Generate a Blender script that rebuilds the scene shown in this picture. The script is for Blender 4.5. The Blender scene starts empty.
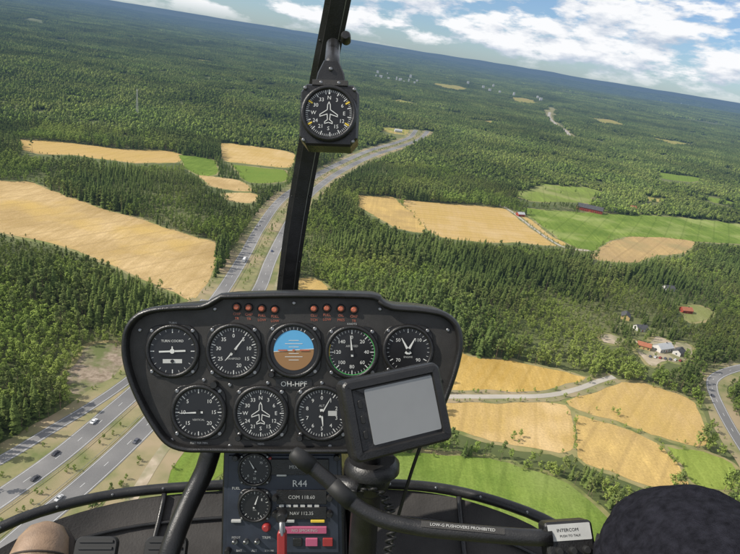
import bpy, math, random
import numpy as np
from mathutils import Vector, Matrix, kdtree, noise as mnoise
random.seed(7); np.random.seed(7)
rnd=random.random
scene=bpy.context.scene
coll=scene.collection
# ------------------------------------------------------------------ camera
F=580.0; H=220.0
p=math.radians(21.8); r=math.radians(9.3)
FW=Vector((0,math.cos(p),-math.sin(p))); U0=Vector((0,math.sin(p),math.cos(p))); X0=Vector((1,0,0))
RT=X0*math.cos(r)+U0*math.sin(r); UP=U0*math.cos(r)-X0*math.sin(r)
C=Matrix(((RT.x,UP.x,-FW.x,0),(RT.y,UP.y,-FW.y,0),(RT.z,UP.z,-FW.z,H),(0,0,0,1)))
cam=bpy.data.cameras.new('camera'); camo=bpy.data.objects.new('camera',cam); coll.objects.link(camo)
cam.sensor_width=36; cam.lens=36*F/740; cam.clip_start=0.02; cam.clip_end=200000
camo.matrix_world=C; scene.camera=camo
def G(px,py,z=0.0):
    d=RT*((px-370)/F)+UP*((277-py)/F)+FW
    t=(z-H)/d.z
    return Vector((d.x*t,d.y*t,z))
def proj(x,y,z):
    zz=z-H
    dx=x*RT.x+y*RT.y+zz*RT.z; dy=x*UP.x+y*UP.y+zz*UP.z; dz=x*FW.x+y*FW.y+zz*FW.z
    dz=np.maximum(dz,1e-3)
    return 370+F*dx/dz, 277-F*dy/dz
def Lc(px,py,d): return Vector(((px-370)/F*d,(277-py)/F*d,-d))
# ------------------------------------------------------------------ noise / terrain
def vnoise(x,y,s,seed=0):
    x=np.asarray(x,float)/s+seed*17.3; y=np.asarray(y,float)/s+seed*9.1
    xi=np.floor(x);yi=np.floor(y);fx=x-xi;fy=y-yi
    fx=fx*fx*(3-2*fx);fy=fy*fy*(3-2*fy)
    def h(a,b):
        v=np.sin(a*127.1+b*311.7+seed*7.7)*43758.5453
        return v-np.floor(v)
    return (h(xi,yi)*(1-fx)+h(xi+1,yi)*fx)*(1-fy)+(h(xi,yi+1)*(1-fx)+h(xi+1,yi+1)*fx)*fy
def height_far(x,y):
    d=np.sqrt(np.asarray(x,float)**2+np.asarray(y,float)**2)
    a=np.clip((d-3800)/6000,0,1)
    b=np.clip((d-12000)/18000,0,1)
    return a*(vnoise(x,y,2600,1)*85+vnoise(x,y,900,2)*32-25)+b*vnoise(x,y,5200,3)*170
# ------------------------------------------------------------------ materials
def new_mat(name):
    m=bpy.data.materials.new(name); m.use_nodes=True; m.node_tree.nodes.clear()
    m.cycles.emission_sampling='NONE'; return m
class NT:
    def __init__(s,m): s.t=m.node_tree; s.n=s.t.nodes
    def add(s,typ,**kw):
        n=s.n.new(typ)
        for k,v in kw.items(): setattr(n,k,v)
        return n
    def link(s,a,b): s.t.links.new(a,b)
    def math(s,op,a,b=None,clamp=False):
        n=s.n.new('ShaderNodeMath'); n.operation=op; n.use_clamp=clamp
        for i,v in enumerate((a,b)):
            if v is None: continue
            if isinstance(v,(int,float)): n.inputs[i].default_value=v
            else: s.link(v,n.inputs[i])
        return n.outputs[0]
    def mix(s,f,a,b,mode='MIX'):
        n=s.n.new('ShaderNodeMix'); n.data_type='RGBA'; n.blend_type=mode
        for sk,v in ((n.inputs[0],f),(n.inputs[6],a),(n.inputs[7],b)):
            if isinstance(v,(int,float)): sk.default_value=v
            elif isinstance(v,tuple): sk.default_value=(*v,1) if len(v)==3 else v
            else: s.link(v,sk)
        return n.outputs[2]
    def noise(s,vec,scale,detail=2,rough=.5):
        n=s.n.new('ShaderNodeTexNoise'); n.inputs['Scale'].default_value=scale
        n.inputs['Detail'].default_value=detail; n.inputs['Roughness'].default_value=rough
        s.link(vec,n.inputs['Vector']); return n.outputs['Fac']
    def remap(s,v,a,b,c=0.0,d=1.0):
        n=s.n.new('ShaderNodeMapRange'); s.link(v,n.inputs[0])
        for i,q in enumerate((a,b,c,d)): n.inputs[i+1].default_value=q
        return n.outputs[0]
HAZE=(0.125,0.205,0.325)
def finish_painted_haze(nt,shader,L=8200.0):  # aerial haze painted into outdoor materials as self-lit colour, growing with distance
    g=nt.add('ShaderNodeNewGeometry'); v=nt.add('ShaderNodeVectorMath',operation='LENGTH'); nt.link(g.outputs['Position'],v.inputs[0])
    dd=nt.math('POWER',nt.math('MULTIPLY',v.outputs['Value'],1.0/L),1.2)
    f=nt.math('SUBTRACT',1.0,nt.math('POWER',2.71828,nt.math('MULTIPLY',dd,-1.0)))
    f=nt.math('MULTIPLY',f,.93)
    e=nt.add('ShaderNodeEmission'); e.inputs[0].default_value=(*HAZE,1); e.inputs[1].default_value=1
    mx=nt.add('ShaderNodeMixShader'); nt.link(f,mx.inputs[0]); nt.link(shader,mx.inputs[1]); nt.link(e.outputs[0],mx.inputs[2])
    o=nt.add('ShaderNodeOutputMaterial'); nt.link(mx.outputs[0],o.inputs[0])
def pos(nt):
    return nt.add('ShaderNodeNewGeometry').outputs['Position']
def leaf_mat(name,dark,light,yel):
    m=new_mat(name); nt=NT(m); P=pos(nt)
    oi=nt.add('ShaderNodeObjectInfo')
    n1=nt.remap(nt.noise(P,1/120.,2),.40,.62); n2=nt.remap(nt.noise(P,1/5.,1),.32,.68)
    c=nt.mix(n2,dark,light)
    c=nt.mix(nt.math('MULTIPLY',oi.outputs['Random'],.55),c,light)
    c=nt.mix(nt.math('MULTIPLY',n1,.6),c,yel)
    n4=nt.remap(nt.noise(P,1/330.,2),.35,.65,.72,1.38)
    c=nt.mix(1.0,c,n4,'MULTIPLY')
    d=nt.add('ShaderNodeBsdfDiffuse'); nt.link(c,d.inputs[0])
    finish_painted_haze(nt,d.outputs[0]); return m
def out_mat(name,c1,c2,scale=.1,rough=.9,c3=None,scale3=.01,detail=4,metal=0,bump=0):
    m=new_mat(name); nt=NT(m); P=pos(nt)
    c=nt.mix(nt.remap(nt.noise(P,scale,detail,.65),.3,.7),c1,c2)
    if c3: c=nt.mix(nt.remap(nt.noise(P,scale3,3,.6),.42,.62),c,c3)
    b=nt.add('ShaderNodeBsdfPrincipled'); nt.link(c,b.inputs['Base Color']); b.inputs['Roughness'].default_value=rough
    b.inputs['Metallic'].default_value=metal; b.inputs['Specular IOR Level'].default_value=.2
    finish_painted_haze(nt,b.outputs[0]); return m
def field_mat(name,c1,c2,ang,period=9.0,strength=.35,c3=None):
    m=new_mat(name); nt=NT(m); P=pos(nt)
    c1=tuple(q*.93 for q in c1); c2=tuple(q*.93 for q in c2)
    mp=nt.add('ShaderNodeMapping'); mp.inputs['Rotation'].default_value=(0,0,ang); nt.link(P,mp.inputs[0])
    w=nt.add('ShaderNodeTexWave'); w.bands_direction='X'; w.inputs['Scale'].default_value=0.314/period*1.0; w.inputs['Distortion'].default_value=.8
    w.inputs['Detail'].default_value=2; w.inputs['Detail Scale'].default_value=.3
    nt.link(mp.outputs[0],w.inputs['Vector'])
    n=nt.remap(nt.noise(P,.015,7,.68),.38,.62)
    st=nt.add('ShaderNodeMapping'); st.inputs['Rotation'].default_value=(0,0,ang); st.inputs['Scale'].default_value=(.22,.008,.3); nt.link(P,st.inputs[0])
    n2=nt.remap(nt.noise(st.outputs[0],1.0,4,.7),.33,.67)
    c=nt.mix(n,tuple(q*.78 for q in c1),c2)
    c=nt.mix(nt.math('MULTIPLY',w.outputs['Fac'],strength),c,tuple(q*.74 for q in c2))
    c=nt.mix(nt.math('MULTIPLY',n2,.6),c,(c1[0]*.68,c1[1]*.68,c1[2]*.60))
    if c3: c=nt.mix(nt.remap(nt.noise(P,.011,3,.6),.5,.66,0,.8),c,c3)
    w2=nt.add('ShaderNodeTexWave'); w2.bands_direction='X'; w2.inputs['Scale'].default_value=0.314/24.0; w2.inputs['Distortion'].default_value=.2
    nt.link(mp.outputs[0],w2.inputs['Vector'])
    c=nt.mix(nt.remap(w2.outputs['Fac'],.95,.995,0,.28),c,tuple(q*.5 for q in c1))
    f=nt.remap(nt.noise(P,.7,4,.7),.3,.7,.80,1.2); c=nt.mix(1.0,c,f,'MULTIPLY')
    b=nt.add('ShaderNodeBsdfDiffuse'); nt.link(c,b.inputs[0])
    finish_painted_haze(nt,b.outputs[0]); return m
def in_mat(name,col,rough=.5,metal=0,spec=.5,nscale=0,namt=0,bump=0,bscale=200,coat=0):
    m=new_mat(name); nt=NT(m)
    b=nt.add('ShaderNodeBsdfPrincipled'); b.inputs['Base Color'].default_value=(*col,1)
    b.inputs['Roughness'].default_value=rough; b.inputs['Metallic'].default_value=metal; b.inputs['Specular IOR Level'].default_value=spec
    b.inputs['Coat Weight'].default_value=coat
    tc=nt.add('ShaderNodeTexCoord').outputs['Object']
    if nscale:
        f=nt.remap(nt.noise(tc,nscale,4,.6),.3,.7,1-namt,1+namt)
        nt.link(nt.mix(1.0,col,f,'MULTIPLY'),b.inputs['Base Color'])
        nt.link(nt.remap(nt.noise(tc,nscale*.7,3,.6),.3,.7,max(.05,rough-.12),rough+.12),b.inputs['Roughness'])
    if bump:
        bn=nt.add('ShaderNodeBump'); bn.inputs['Strength'].default_value=bump; bn.inputs['Distance'].default_value=.002
        nt.link(nt.noise(tc,bscale,3,.6),bn.inputs['Height']); nt.link(bn.outputs[0],b.inputs['Normal'])
    o=nt.add('ShaderNodeOutputMaterial'); nt.link(b.outputs[0],o.inputs[0]); return m
M={}
M['spruce']=leaf_mat('spruce_needles',(.046,.067,.024),(.096,.135,.038),(.14,.175,.048))
M['pine']=leaf_mat('pine_needles',(.070,.098,.034),(.135,.175,.055),(.185,.205,.065))
M['birch']=leaf_mat('birch_leaves',(.115,.17,.037),(.21,.28,.063),(.27,.305,.08))
M['bark']=out_mat('bark',(.15,.10,.07),(.27,.20,.14),2)
M['ground']=out_mat('forest_floor',(.06,.08,.027),(.11,.13,.045),.04,c3=(.15,.16,.065),scale3=.006)
M['verge']=out_mat('verge_grass',(.12,.15,.05),(.27,.24,.12),.07,c3=(.33,.26,.16),scale3=.025,detail=6)
M['margin']=out_mat('field_margin',(.10,.13,.035),(.24,.25,.09),.12,c3=(.30,.25,.12),scale3=.03,detail=6)
M['asphalt']=out_mat('asphalt',(.19,.185,.18),(.27,.26,.25),.05,c3=(.155,.152,.15),scale3=.012,detail=6)
M['roadlight']=out_mat('pale_road',(.36,.33,.28),(.46,.42,.36),.05)
M['gravel']=out_mat('gravel',(.32,.26,.18),(.48,.40,.30),.15,c3=(.20,.20,.10),scale3=.04)
M['rock']=out_mat('rock_cutting',(.16,.12,.08),(.36,.29,.22),.3,c3=(.12,.14,.05),scale3=.06)
M['paint']=out_mat('road_paint',(.60,.60,.58),(.72,.72,.70),.3)
M['steel']=out_mat('galvanised_steel',(.40,.41,.42),(.5,.5,.5),.3,rough=.5,metal=.3)
# ------------------------------------------------------------------ mesh helpers
def mk(name,verts,faces,mats,fm=None,smooth=False,parent=None,mw=None):
    me=bpy.data.meshes.new(name); me.from_pydata([tuple(v) for v in verts],[],faces)
    for m in mats: me.materials.append(m)
    if fm is not None: me.polygons.foreach_set('material_index',fm)
    if smooth is True: me.polygons.foreach_set('use_smooth',[True]*len(faces))
    elif smooth: me.polygons.foreach_set('use_smooth',smooth)
    me.update(); o=bpy.data.objects.new(name,me); coll.objects.link(o)
    if mw is not None: o.matrix_world=mw
    if parent: o.parent=parent
    return o
def empty(name,loc=(0,0,0)):
    e=bpy.data.objects.new(name,None); e.empty_display_size=.1; coll.objects.link(e); e.matrix_world=Matrix.Translation(loc); return e
def smooth_path(pts,step):
    out=[]
    P=[pts[0]*2-pts[1]]+list(pts)+[pts[-1]*2-pts[-2]]
    for i in range(1,len(P)-2):
        a,b,c,d=P[i-1:i+3]
        n=max(1,int((c-b).length/step))
        for k in range(n):
            t=k/n
            out.append(.5*((2*b)+(c-a)*t+(2*a-5*b+4*c-d)*t*t+(3*b-a-3*c+d)*t**3))
    out.append(pts[-1]); return out
def ribbon(path,off,width,z,rag=0):
    vs=[];n=len(path)
    for i in range(n):
        t=(path[min(i+1,n-1)]-path[max(i-1,0)]); t.z=0; t.normalize(); nn=Vector((t.y,-t.x,0))
        for s in (-.5,.5):
            q=path[i]+nn*(off+s*(width+(rag*mnoise.noise(path[i]*.05+Vector((s*9,0,0))) if rag else 0))); vs.append((q.x,q.y,z))
    fs=[(2*i,2*i+1,2*i+3,2*i+2) for i in range(n-1)]
    return vs,fs
def add_mesh(A,vs,fs):
    b=len(A[0]); A[0].extend(vs); A[1].extend([tuple(i+b for i in f) for f in fs])
# ------------------------------------------------------------------ fields
TAN=(.55,.385,.175);TAN2=(.65,.475,.25);GOLD=(.58,.375,.10);GOLD2=(.67,.465,.17);GRN=(.15,.235,.045);GRN2=(.25,.33,.07)
fields=[
('wheat_field',TAN,TAN2,.5,[(-60,170),(0,180),(28,182),(50,190),(100,208),(150,222),(190,236),(213,242),(217,262),(207,284),(190,300),(172,292),(150,283),(120,268),(85,255),(50,243),(0,232),(-60,222)],.35,(.52,.36,.12)),
('wheat_field',GOLD2,TAN,.2,[(12,139),(60,142),(120,149),(168,151),(181,157),(175,162),(140,163),(110,160),(70,155),(40,154),(22,149)],.2,None),
('meadow',GRN,GRN2,.2,[(178,155),(200,157),(214,161),(220,172),(206,176),(190,171)],.2,None),
('wheat_field',GOLD2,TAN2,.9,[(221,143),(245,145),(292,153),(290,167),(268,166),(240,163),(222,159)],.3,None),
('wheat_field',TAN,TAN2,.9,[(196,175),(225,178),(243,182),(252,191),(230,190),(210,185)],.3,None),
('meadow',GRN2,GRN,.9,[(233,165),(262,168),(285,171),(284,181),(262,183),(245,180)],.3,None),
('wheat_field',TAN,TAN2,.9,[(222,193),(250,193),(258,197),(250,203),(232,201)],.3,None),
('wheat_field',TAN,GOLD2,1.1,[(356,195),(380,197),(396,199),(426,230),(400,229),(376,217),(362,207)],.3,None),
('wheat_field',GOLD2,TAN,1.1,[(400,199),(440,203),(480,206),(510,210),(530,220),(552,236),(565,246),(520,243),(470,241),(431,232)],.4,(.52,.38,.2)),
('meadow',GRN,GRN2,.3,[(512,207),(560,211),(612,214),(660,216),(715,221),(780,232),(780,244),(720,243),(680,240),(640,237),(612,240),(596,250),(572,246),(548,230),(528,216)],.4,(.30,.33,.12)),
('wheat_field',(.50,.36,.19),TAN,.3,[(612,241),(642,237),(692,241),(684,252),(655,256),(640,262),(612,262),(585,256),(598,251)],.3,(.3,.25,.12)),
('wheat_field',GOLD,GOLD2,.15,[(430,350),(462,353),(480,358),(530,365),(588,379),(566,387),(548,390),(500,393),(430,393)],.55,None),
('wheat_field',GOLD2,TAN,.15,[(430,400),(520,400),(560,403),(573,411),(570,452),(530,447),(480,437),(430,420)],.4,(.62,.45,.24)),
('wheat_field',GOLD2,TAN,.5,[(566,400),(596,384),(640,383),(668,391),(692,402),(703,425),(700,444),(650,434),(610,420),(580,410)],.4,None),
('wheat_field',TAN,GOLD2,.5,[(578,415),(605,423),(640,435),(662,447),(676,468),(690,490),(650,487),(610,470),(577,458)],.5,None),
('meadow',GRN,GRN2,.1,[(385,452),(430,452),(480,458),(520,468),(560,481),(588,500),(620,535),(640,560),(560,580),(420,570),(350,480)],.3,(.22,.27,.08)),
('meadow',GRN2,(.30,.36,.08),.1,[(666,446),(700,450),(730,462),(740,485),(700,488),(682,470)],.3,None),
('meadow',GRN2,GRN,.1,[(160,452),(200,430),(240,440),(220,470),(180,500),(150,500)],.3,None),
('wheat_field',GOLD2,TAN,.1,[(296,284),(306,278),(322,282),(334,300),(300,300)],.3,None),
('meadow',(.22,.27,.08),GRN2,.1,[(508,192),(530,189),(541,183),(560,186),(585,187),(607,194),(590,198),(604,203),(560,202),(530,201)],.3,(.3,.3,.13)),
('meadow',(.25,.28,.09),(.3,.3,.14),.1,[(678,305),(700,306),(712,314),(700,320),(688,322)],.3,None),
('meadow',(.3,.3,.14),(.4,.34,.2),.1,[(545,108),(556,110),(553,116),(544,114)],.3,None),
('meadow',TAN,GRN2,.1,[(470,119),(485,121),(500,122),(498,125),(472,123)],.3,None),
('meadow',GRN2,TAN,.1,[(372,126),(402,129),(420,132),(414,135),(390,133)],.3,None),
('meadow',GRN2,GRN,.1,[(45,94),(66,95),(95,99),(74,101)],.3,None),
('meadow',GRN2,GRN,.1,[(655,172),(700,178),(690,182),(660,178)],.3,None),
('meadow',GRN2,TAN,.1,[(640,196),(668,199),(660,202),(645,200)],.3,None),
('meadow',TAN,GRN2,.1,[(590,118),(612,121),(628,126),(606,125)],.3,None),
('meadow',GRN2,TAN,.1,[(380,98),(405,101),(425,106),(400,105)],.3,None),
('meadow',TAN,GRN2,.1,[(505,98),(525,100),(540,105),(518,104)],.3,None),
('meadow',GRN2,TAN,.1,[(640,136),(670,140),(700,147),(672,145)],.3,None),
('meadow',GRN2,TAN,.1,[(180,58),(205,60),(225,64),(200,63)],.3,None),
('meadow',TAN,GRN2,.1,[(430,84),(455,87),(468,91),(445,90)],.3,None),
('meadow',GRN2,GRN,.1,[(700,196),(722,199),(738,205),(715,203)],.3,None),
('gravel_yard',None,None,0,[(634,340),(645,345),(655,336),(672,342),(688,343),(692,352),(680,362),(664,360),(652,366),(640,356)],0,None),
('gravel_yard',None,None,0,[(600,338),(612,335),(625,341),(618,345),(604,343)],0,None),
('rock_cutting',None,None,0,[(66,372),(84,352),(108,344),(128,350),(134,366),(118,378),(95,392),(74,396)],0,None),
]
polys=[]; kdpts=[]
for i,(nm,c1,c2,ang,pts,st,c3) in enumerate(fields):
    w=[G(*q) for q in pts]
    cen=sum(w,Vector())/len(w)
    dens=smooth_path(w+[w[0]],5.0 if cen.length<1200 else 25.0)[:-1]
    area=sum(w[j].x*w[(j+1)%len(w)].y-w[(j+1)%len(w)].x*w[j].y for j in range(len(w))); sg=1 if area>0 else -1
    rag=[];mar=[]
    nd=len(dens); far=cen.length>2200
    for j,q in enumerate(dens):
        n=mnoise.noise_vector(q*0.03)*4+mnoise.noise_vector(q*0.13)*2
        if far: n=mnoise.noise_vector(q*0.008)*45
        t=(dens[(j+1)%nd]-dens[j-1]).normalized(); ou=Vector((t.y,-t.x,0))*sg
        rag.append(Vector((q.x+n.x,q.y+n.y,0)))
        mm=3.0+4*abs(mnoise.noise(q*.07+Vector((3,3,3))))+2*mnoise.noise(q*.3)
        mar.append(rag[-1]+ou*mm)
    polys.append(np.array([(q.x,q.y) for q in rag])); kdpts+= [(q.x,q.y) for q in rag]
    mat={'gravel_yard':M['gravel'],'rock_cutting':M['rock']}.get(nm) or field_mat(nm+'_mat',c1,c2,ang+rnd()*.3,7+rnd()*5,st,c3)
    zf=lambda q: float(height_far(q.x,q.y))+(3.0 if q.length>3800 else 0)
    mk('field_margin',[(q.x,q.y,.05+.0015*i+zf(q)) for q in mar],[tuple(range(len(mar)))],[M['margin']])
    mk(nm,[(q.x,q.y,.11+.004*i+zf(q)) for q in rag],[tuple(range(len(rag)))],[mat])
# ------------------------------------------------------------------ roads
def gp(l): return [G(*q) for q in l]
roadA=smooth_path(gp([(-60,538),(0,499),(60,456),(110,414),(150,378),(190,334),(222,292),(245,255),(260,228),(280,201),(303,184),(332,167),(368,151),(395,143),(410,137),(416,130)]),8)
roadB=smooth_path(gp([(-20,575),(30,530),(80,488),(122,450),(160,412),(204,362),(240,318),(260,288),(270,262),(283,235),(297,210),(314,191),(340,172),(372,156),(402,146),(420,139),(428,131)]),8)
ramp=smooth_path(gp([(-60,490),(0,461),(50,431),(90,407),(125,383),(150,362),(176,335),(205,300)]),8)
lane=smooth_path(gp([(60,600),(105,540),(135,495),(160,455),(188,420),(230,370),(262,320),(276,290),(284,262)]),8)
track=smooth_path(gp([(420,398),(452,397),(500,397),(545,396),(575,390),(600,381),(614,377)]),6)
rroad=smooth_path(gp([(790,520),(752,462),(733,432),(720,408),(712,388),(716,377),(740,368),(790,360)]),8)
froad=smooth_path(gp([(552,108),(549,116),(556,124),(566,131),(571,138)]),15)
fr3=smooth_path(gp([(500,205),(512,212),(530,226),(550,240),(566,248),(590,251)]),8)
roads=[(roadA,12.0,'motorway',M['asphalt'],8,True),(roadB,12.0,'motorway',M['asphalt'],8,True),(ramp,7,'slip_road',M['asphalt'],6,True),
(lane,5.5,'side_road',M['gravel'],7,False),(track,5,'farm_track',M['roadlight'],3,False),(rroad,9,'country_road',M['asphalt'],6,True),
(froad,14,'distant_road',M['roadlight'],12,False),(fr3,4,'farm_track',M['roadlight'],1.5,False)]
clear=[];clear_top=[]
for i,(pa,w,nm,mt,vg,marks) in enumerate(roads):
    v,f=ribbon(pa,0,w+2*vg+4,.25+.006*i,6); mk('grass_verge',v,f,[M['verge']])
    v,f=ribbon(pa,0,w,.35+.006*i); mk(nm,v,f,[mt])
    c_=np.array([(q.x,q.y) for q in pa[::2]]); clear.append((c_,w/2+vg)); kdpts+=[tuple(q) for q in c_]
    if i<2:
        P_,_q=proj(c_[:,0],c_[:,1],np.zeros(len(c_))); c_=c_[P_<404]
    clear_top.append((c_,w/2+vg))
    if marks:
        A=([],[]); z=.42
        for off in (-w/2+.8,w/2-.8): add_mesh(A,*ribbon(pa,off,.22,z))
        if w>8:
            fine=smooth_path(pa[::1],3.0)
            k=0
            while k+2<len(fine):
                add_mesh(A,*ribbon(fine[k:k+2],0,.22,z)); k+=5
        mk('road_markings',A[0],A[1],[M['paint']])
for pa,off in ((roadA,7.6),(roadB,-7.6)):
    A=([],[])
    n=len(pa)
    for i in range(0,n-1):
        t=(pa[i+1]-pa[i]).normalized(); nn=Vector((t.y,-t.x,0)); a=pa[i]+nn*off; b=pa[i+1]+nn*off
        vv=[(a.x,a.y,.75),(b.x,b.y,.75),(b.x,b.y,1.1),(a.x,a.y,1.1),(a.x+nn.x*.08,a.y+nn.y*.08,.92),(b.x+nn.x*.08,b.y+nn.y*.08,.92)]
        add_mesh(A,vv,[(0,1,5,4),(4,5,2,3)])
        add_mesh(A,[(a.x-.06,a.y-.06,.2),(a.x+.06,a.y-.06,.2),(a.x+.06,a.y+.06,.2),(a.x-.06,a.y+.06,.2),(a.x-.06,a.y-.06,1.0),(a.x+.06,a.y-.06,1.0),(a.x+.06,a.y+.06,1.0),(a.x-.06,a.y+.06,1.0)],[(0,1,5,4),(1,2,6,5),(2,3,7,6),(3,0,4,7)])
    mk('guard_rail',A[0],A[1],[M['steel']])
# ------------------------------------------------------------------ masks
def pip(x,y,poly):
    ins=np.zeros(len(x),bool); mnx,mny=poly.min(0);mxx,mxy=poly.max(0)
    sel=np.where((x>mnx)&(x<mxx)&(y>mny)&(y<mxy))[0]
    if len(sel)==0: return ins
    X=x[sel];Y=y[sel];r_=np.zeros(len(sel),bool)
    n=len(poly); j=n-1
    for i in range(n):
        xi,yi=poly[i];xj,yj=poly[j]
        if yi!=yj:
            c=((yi>Y)!=(yj>Y))&(X<(xj-xi)*(Y-yi)/(yj-yi)+xi); r_^=c
        j=i
    ins[sel]=r_; return ins
def near_line(x,y,pl,dist):
    out=np.zeros(len(x),bool)
    for i in range(len(pl)-1):
        a=pl[i];b=pl[i+1];d=b-a;L2=(d**2).sum()
        cx=(a[0]+b[0])/2;cy=(a[1]+b[1])/2;R=math.sqrt(L2)/2+dist
        s=np.where((abs(x-cx)<R)&(abs(y-cy)<R)&~out)[0]
        if len(s)==0: continue
        t=np.clip(((x[s]-a[0])*d[0]+(y[s]-a[1])*d[1])/L2,0,1)
        q=(x[s]-a[0]-t*d[0])**2+(y[s]-a[1]-t*d[1])**2<dist**2
        out[s[q]]=True
    return out
house_spots=[]
# ------------------------------------------------------------------ houses (positions first, for clearing)
WALLW=out_mat('white_wall',(.55,.53,.50),(.65,.63,.60),.5); WALLR=out_mat('red_wood_wall',(.28,.05,.03),(.34,.07,.04),.5); WALLY=out_mat('ochre_wall',(.55,.40,.18),(.6,.45,.2),.5)
ROOFD=out_mat('dark_roof',(.06,.06,.065),(.10,.10,.10),.5); ROOFR=out_mat('tile_roof',(.33,.12,.07),(.4,.16,.09),.5); ROOFG=out_mat('metal_roof',(.42,.43,.44),(.5,.5,.5),.5,rough=.5)
GLS=out_mat('window_glass',(.03,.04,.05),(.05,.06,.07),.5,rough=.15)
def box(A,x0,x1,y0,y1,z0,z1):
    add_mesh(A,[(x0,y0,z0),(x1,y0,z0),(x1,y1,z0),(x0,y1,z0),(x0,y0,z1),(x1,y0,z1),(x1,y1,z1),(x0,y1,z1)],[(0,3,2,1),(4,5,6,7),(0,1,5,4),(1,2,6,5),(2,3,7,6),(3,0,4,7)])
def house(name,px,py,l,w,h,rot,wm,rm,gz=0):
    c=G(px,py); e=empty(name,c); e.rotation_euler=(0,0,rot); rh=w*.32
    A=([],[]); x=l/2;y=w/2
    add_mesh(A,[(-x,-y,0),(x,-y,0),(x,y,0),(-x,y,0),(-x,-y,h),(x,-y,h),(x,y,h),(-x,y,h),(-x,0,h+rh),(x,0,h+rh)],
      [(0,1,5,4),(2,3,7,6),(1,2,6,9,5),(3,0,4,8,7)])
    o=mk('walls',A[0],A[1],[wm]); o.parent=e
    A=([],[]); ov=.6; k=rh/y
    for s in (-1,1):
        ye=s*(y+ov); ze=h-ov*k
        add_mesh(A,[(-x-ov,0,h+rh+.12),(x+ov,0,h+rh+.12),(x+ov,ye,ze+.12),(-x-ov,ye,ze+.12),(-x-ov,0,h+rh+.32),(x+ov,0,h+rh+.32),(x+ov,ye,ze+.32),(-x-ov,ye,ze+.32)],
          [(0,1,2,3),(4,5,6,7),(0,3,7,4),(1,2,6,5),(2,3,7,6)])
    o=mk('roof',A[0],A[1],[rm]); o.parent=e
    A=([],[]); n=max(2,int(l/3.2))
    for j in range(n):
        xx=-x+(j+.5)*l/n
        for s in (-1,1):
            if j==n//2 and s==-1: continue
            box(A,xx-.6,xx+.6,s*y-.04,s*y+.04,1.0,2.3)
            if h>4.5: box(A,xx-.6,xx+.6,s*y-.04,s*y+.04,3.7,4.8)
    for s in (-1,1): box(A,s*x-.04,s*x+.04,-.7,.7,1.0,2.3)
    o=mk('windows',A[0],A[1],[GLS]); o.parent=e
    A=([],[]); xx=-x+(n//2+.5)*l/n; box(A,xx-.55,xx+.55,-y-.05,-y+.05,0,2.1); o=mk('door',A[0],A[1],[ROOFR]); o.parent=e
    A=([],[]); box(A,l*.15,l*.15+.7,-.35,.35,h+rh-.5,h+rh+1.2); o=mk('chimney',A[0],A[1],[ROOFD]); o.parent=e
    house_spots.append((c.x,c.y,max(l,w)*.5+6))
house('barn',589,211,44,16,6,-.25,WALLR,ROOFD)
house('farm_house',631,210,16,10,5.5,.3,WALLR,ROOFR)
house('farm_house',612,211,12,8,4,.1,WALLW,ROOFD)
house('warehouse',662,350,17,9,4.0,.5,WALLW,ROOFG)
house('cottage',643,348,11,7,3.5,-.3,WALLY,ROOFR)
house('cottage',678,354,11,7,3.5,.8,WALLW,ROOFD)
house('cottage',640,330,11,8,3.2,.2,WALLW,ROOFD)
house('cottage',685,312,12,8,3.4,.2,WALLR,ROOFR)
house('cottage',668,290,12,8,3.4,.2,WALLW,ROOFD)
house('cottage',625,318,12,8,3.4,1.2,WALLY,ROOFD)
house('cottage',398,132,20,10,5,.2,WALLW,ROOFG)
house('cottage',520,216,12,8,4,.4,WALLR,ROOFG)
kdpts+=[(a,b) for a,b,c in house_spots]
kd=kdtree.KDTree(len(kdpts))
for i,q in enumerate(kdpts): kd.insert((q[0],q[1],0),i)
kd.balance()
def blocked(x,y,margin=0):
    m=np.zeros(len(x),bool)
    for P_ in polys: m|=pip(x,y,P_)
    for pl,ds in clear: m|=near_line(x,y,pl,ds+margin)
    for (hx,hy,hr) in house_spots: m|=(x-hx)**2+(y-hy)**2<hr*hr
    return m
def blocked_top(x,y,h):
    k=H/(H-h); X=x*k;Y=y*k
    m=np.zeros(len(x),bool)
    for P_ in polys: m|=pip(X,Y,P_)
    for pl,ds in clear_top: m|=near_line(X,Y,pl,ds*.75)
    for (hx,hy,hr) in house_spots: m|=(X-hx)**2+(Y-hy)**2<(hr*.6)**2
    return m
def height(x,y):
    """rolling relief away from the flat fields and roads, hills in the distance"""
    x=np.asarray(x,float);y=np.asarray(y,float); d=np.maximum(np.hypot(x,y),1)
    s=np.zeros(len(x))
    for i in range(len(x)):
        if d[i]<5200 and y[i]>-300: s[i]=kd.find((x[i],y[i],0))[2]
        else: s[i]=400
    ins=np.zeros(len(x),bool)
    for P_ in polys: ins|=pip(x,y,P_)
    s[ins]=0
    amp=np.minimum(26.0,np.maximum(0,s-14)*np.minimum(H/d,.5)*.55)
    nz=np.clip(vnoise(x,y,210,21)*.65+vnoise(x,y,85,22)*.35-.18,0,1)
    fade=np.clip((d-120)/150,0,1)
    return amp*nz*fade+height_far(x,y)
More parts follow.
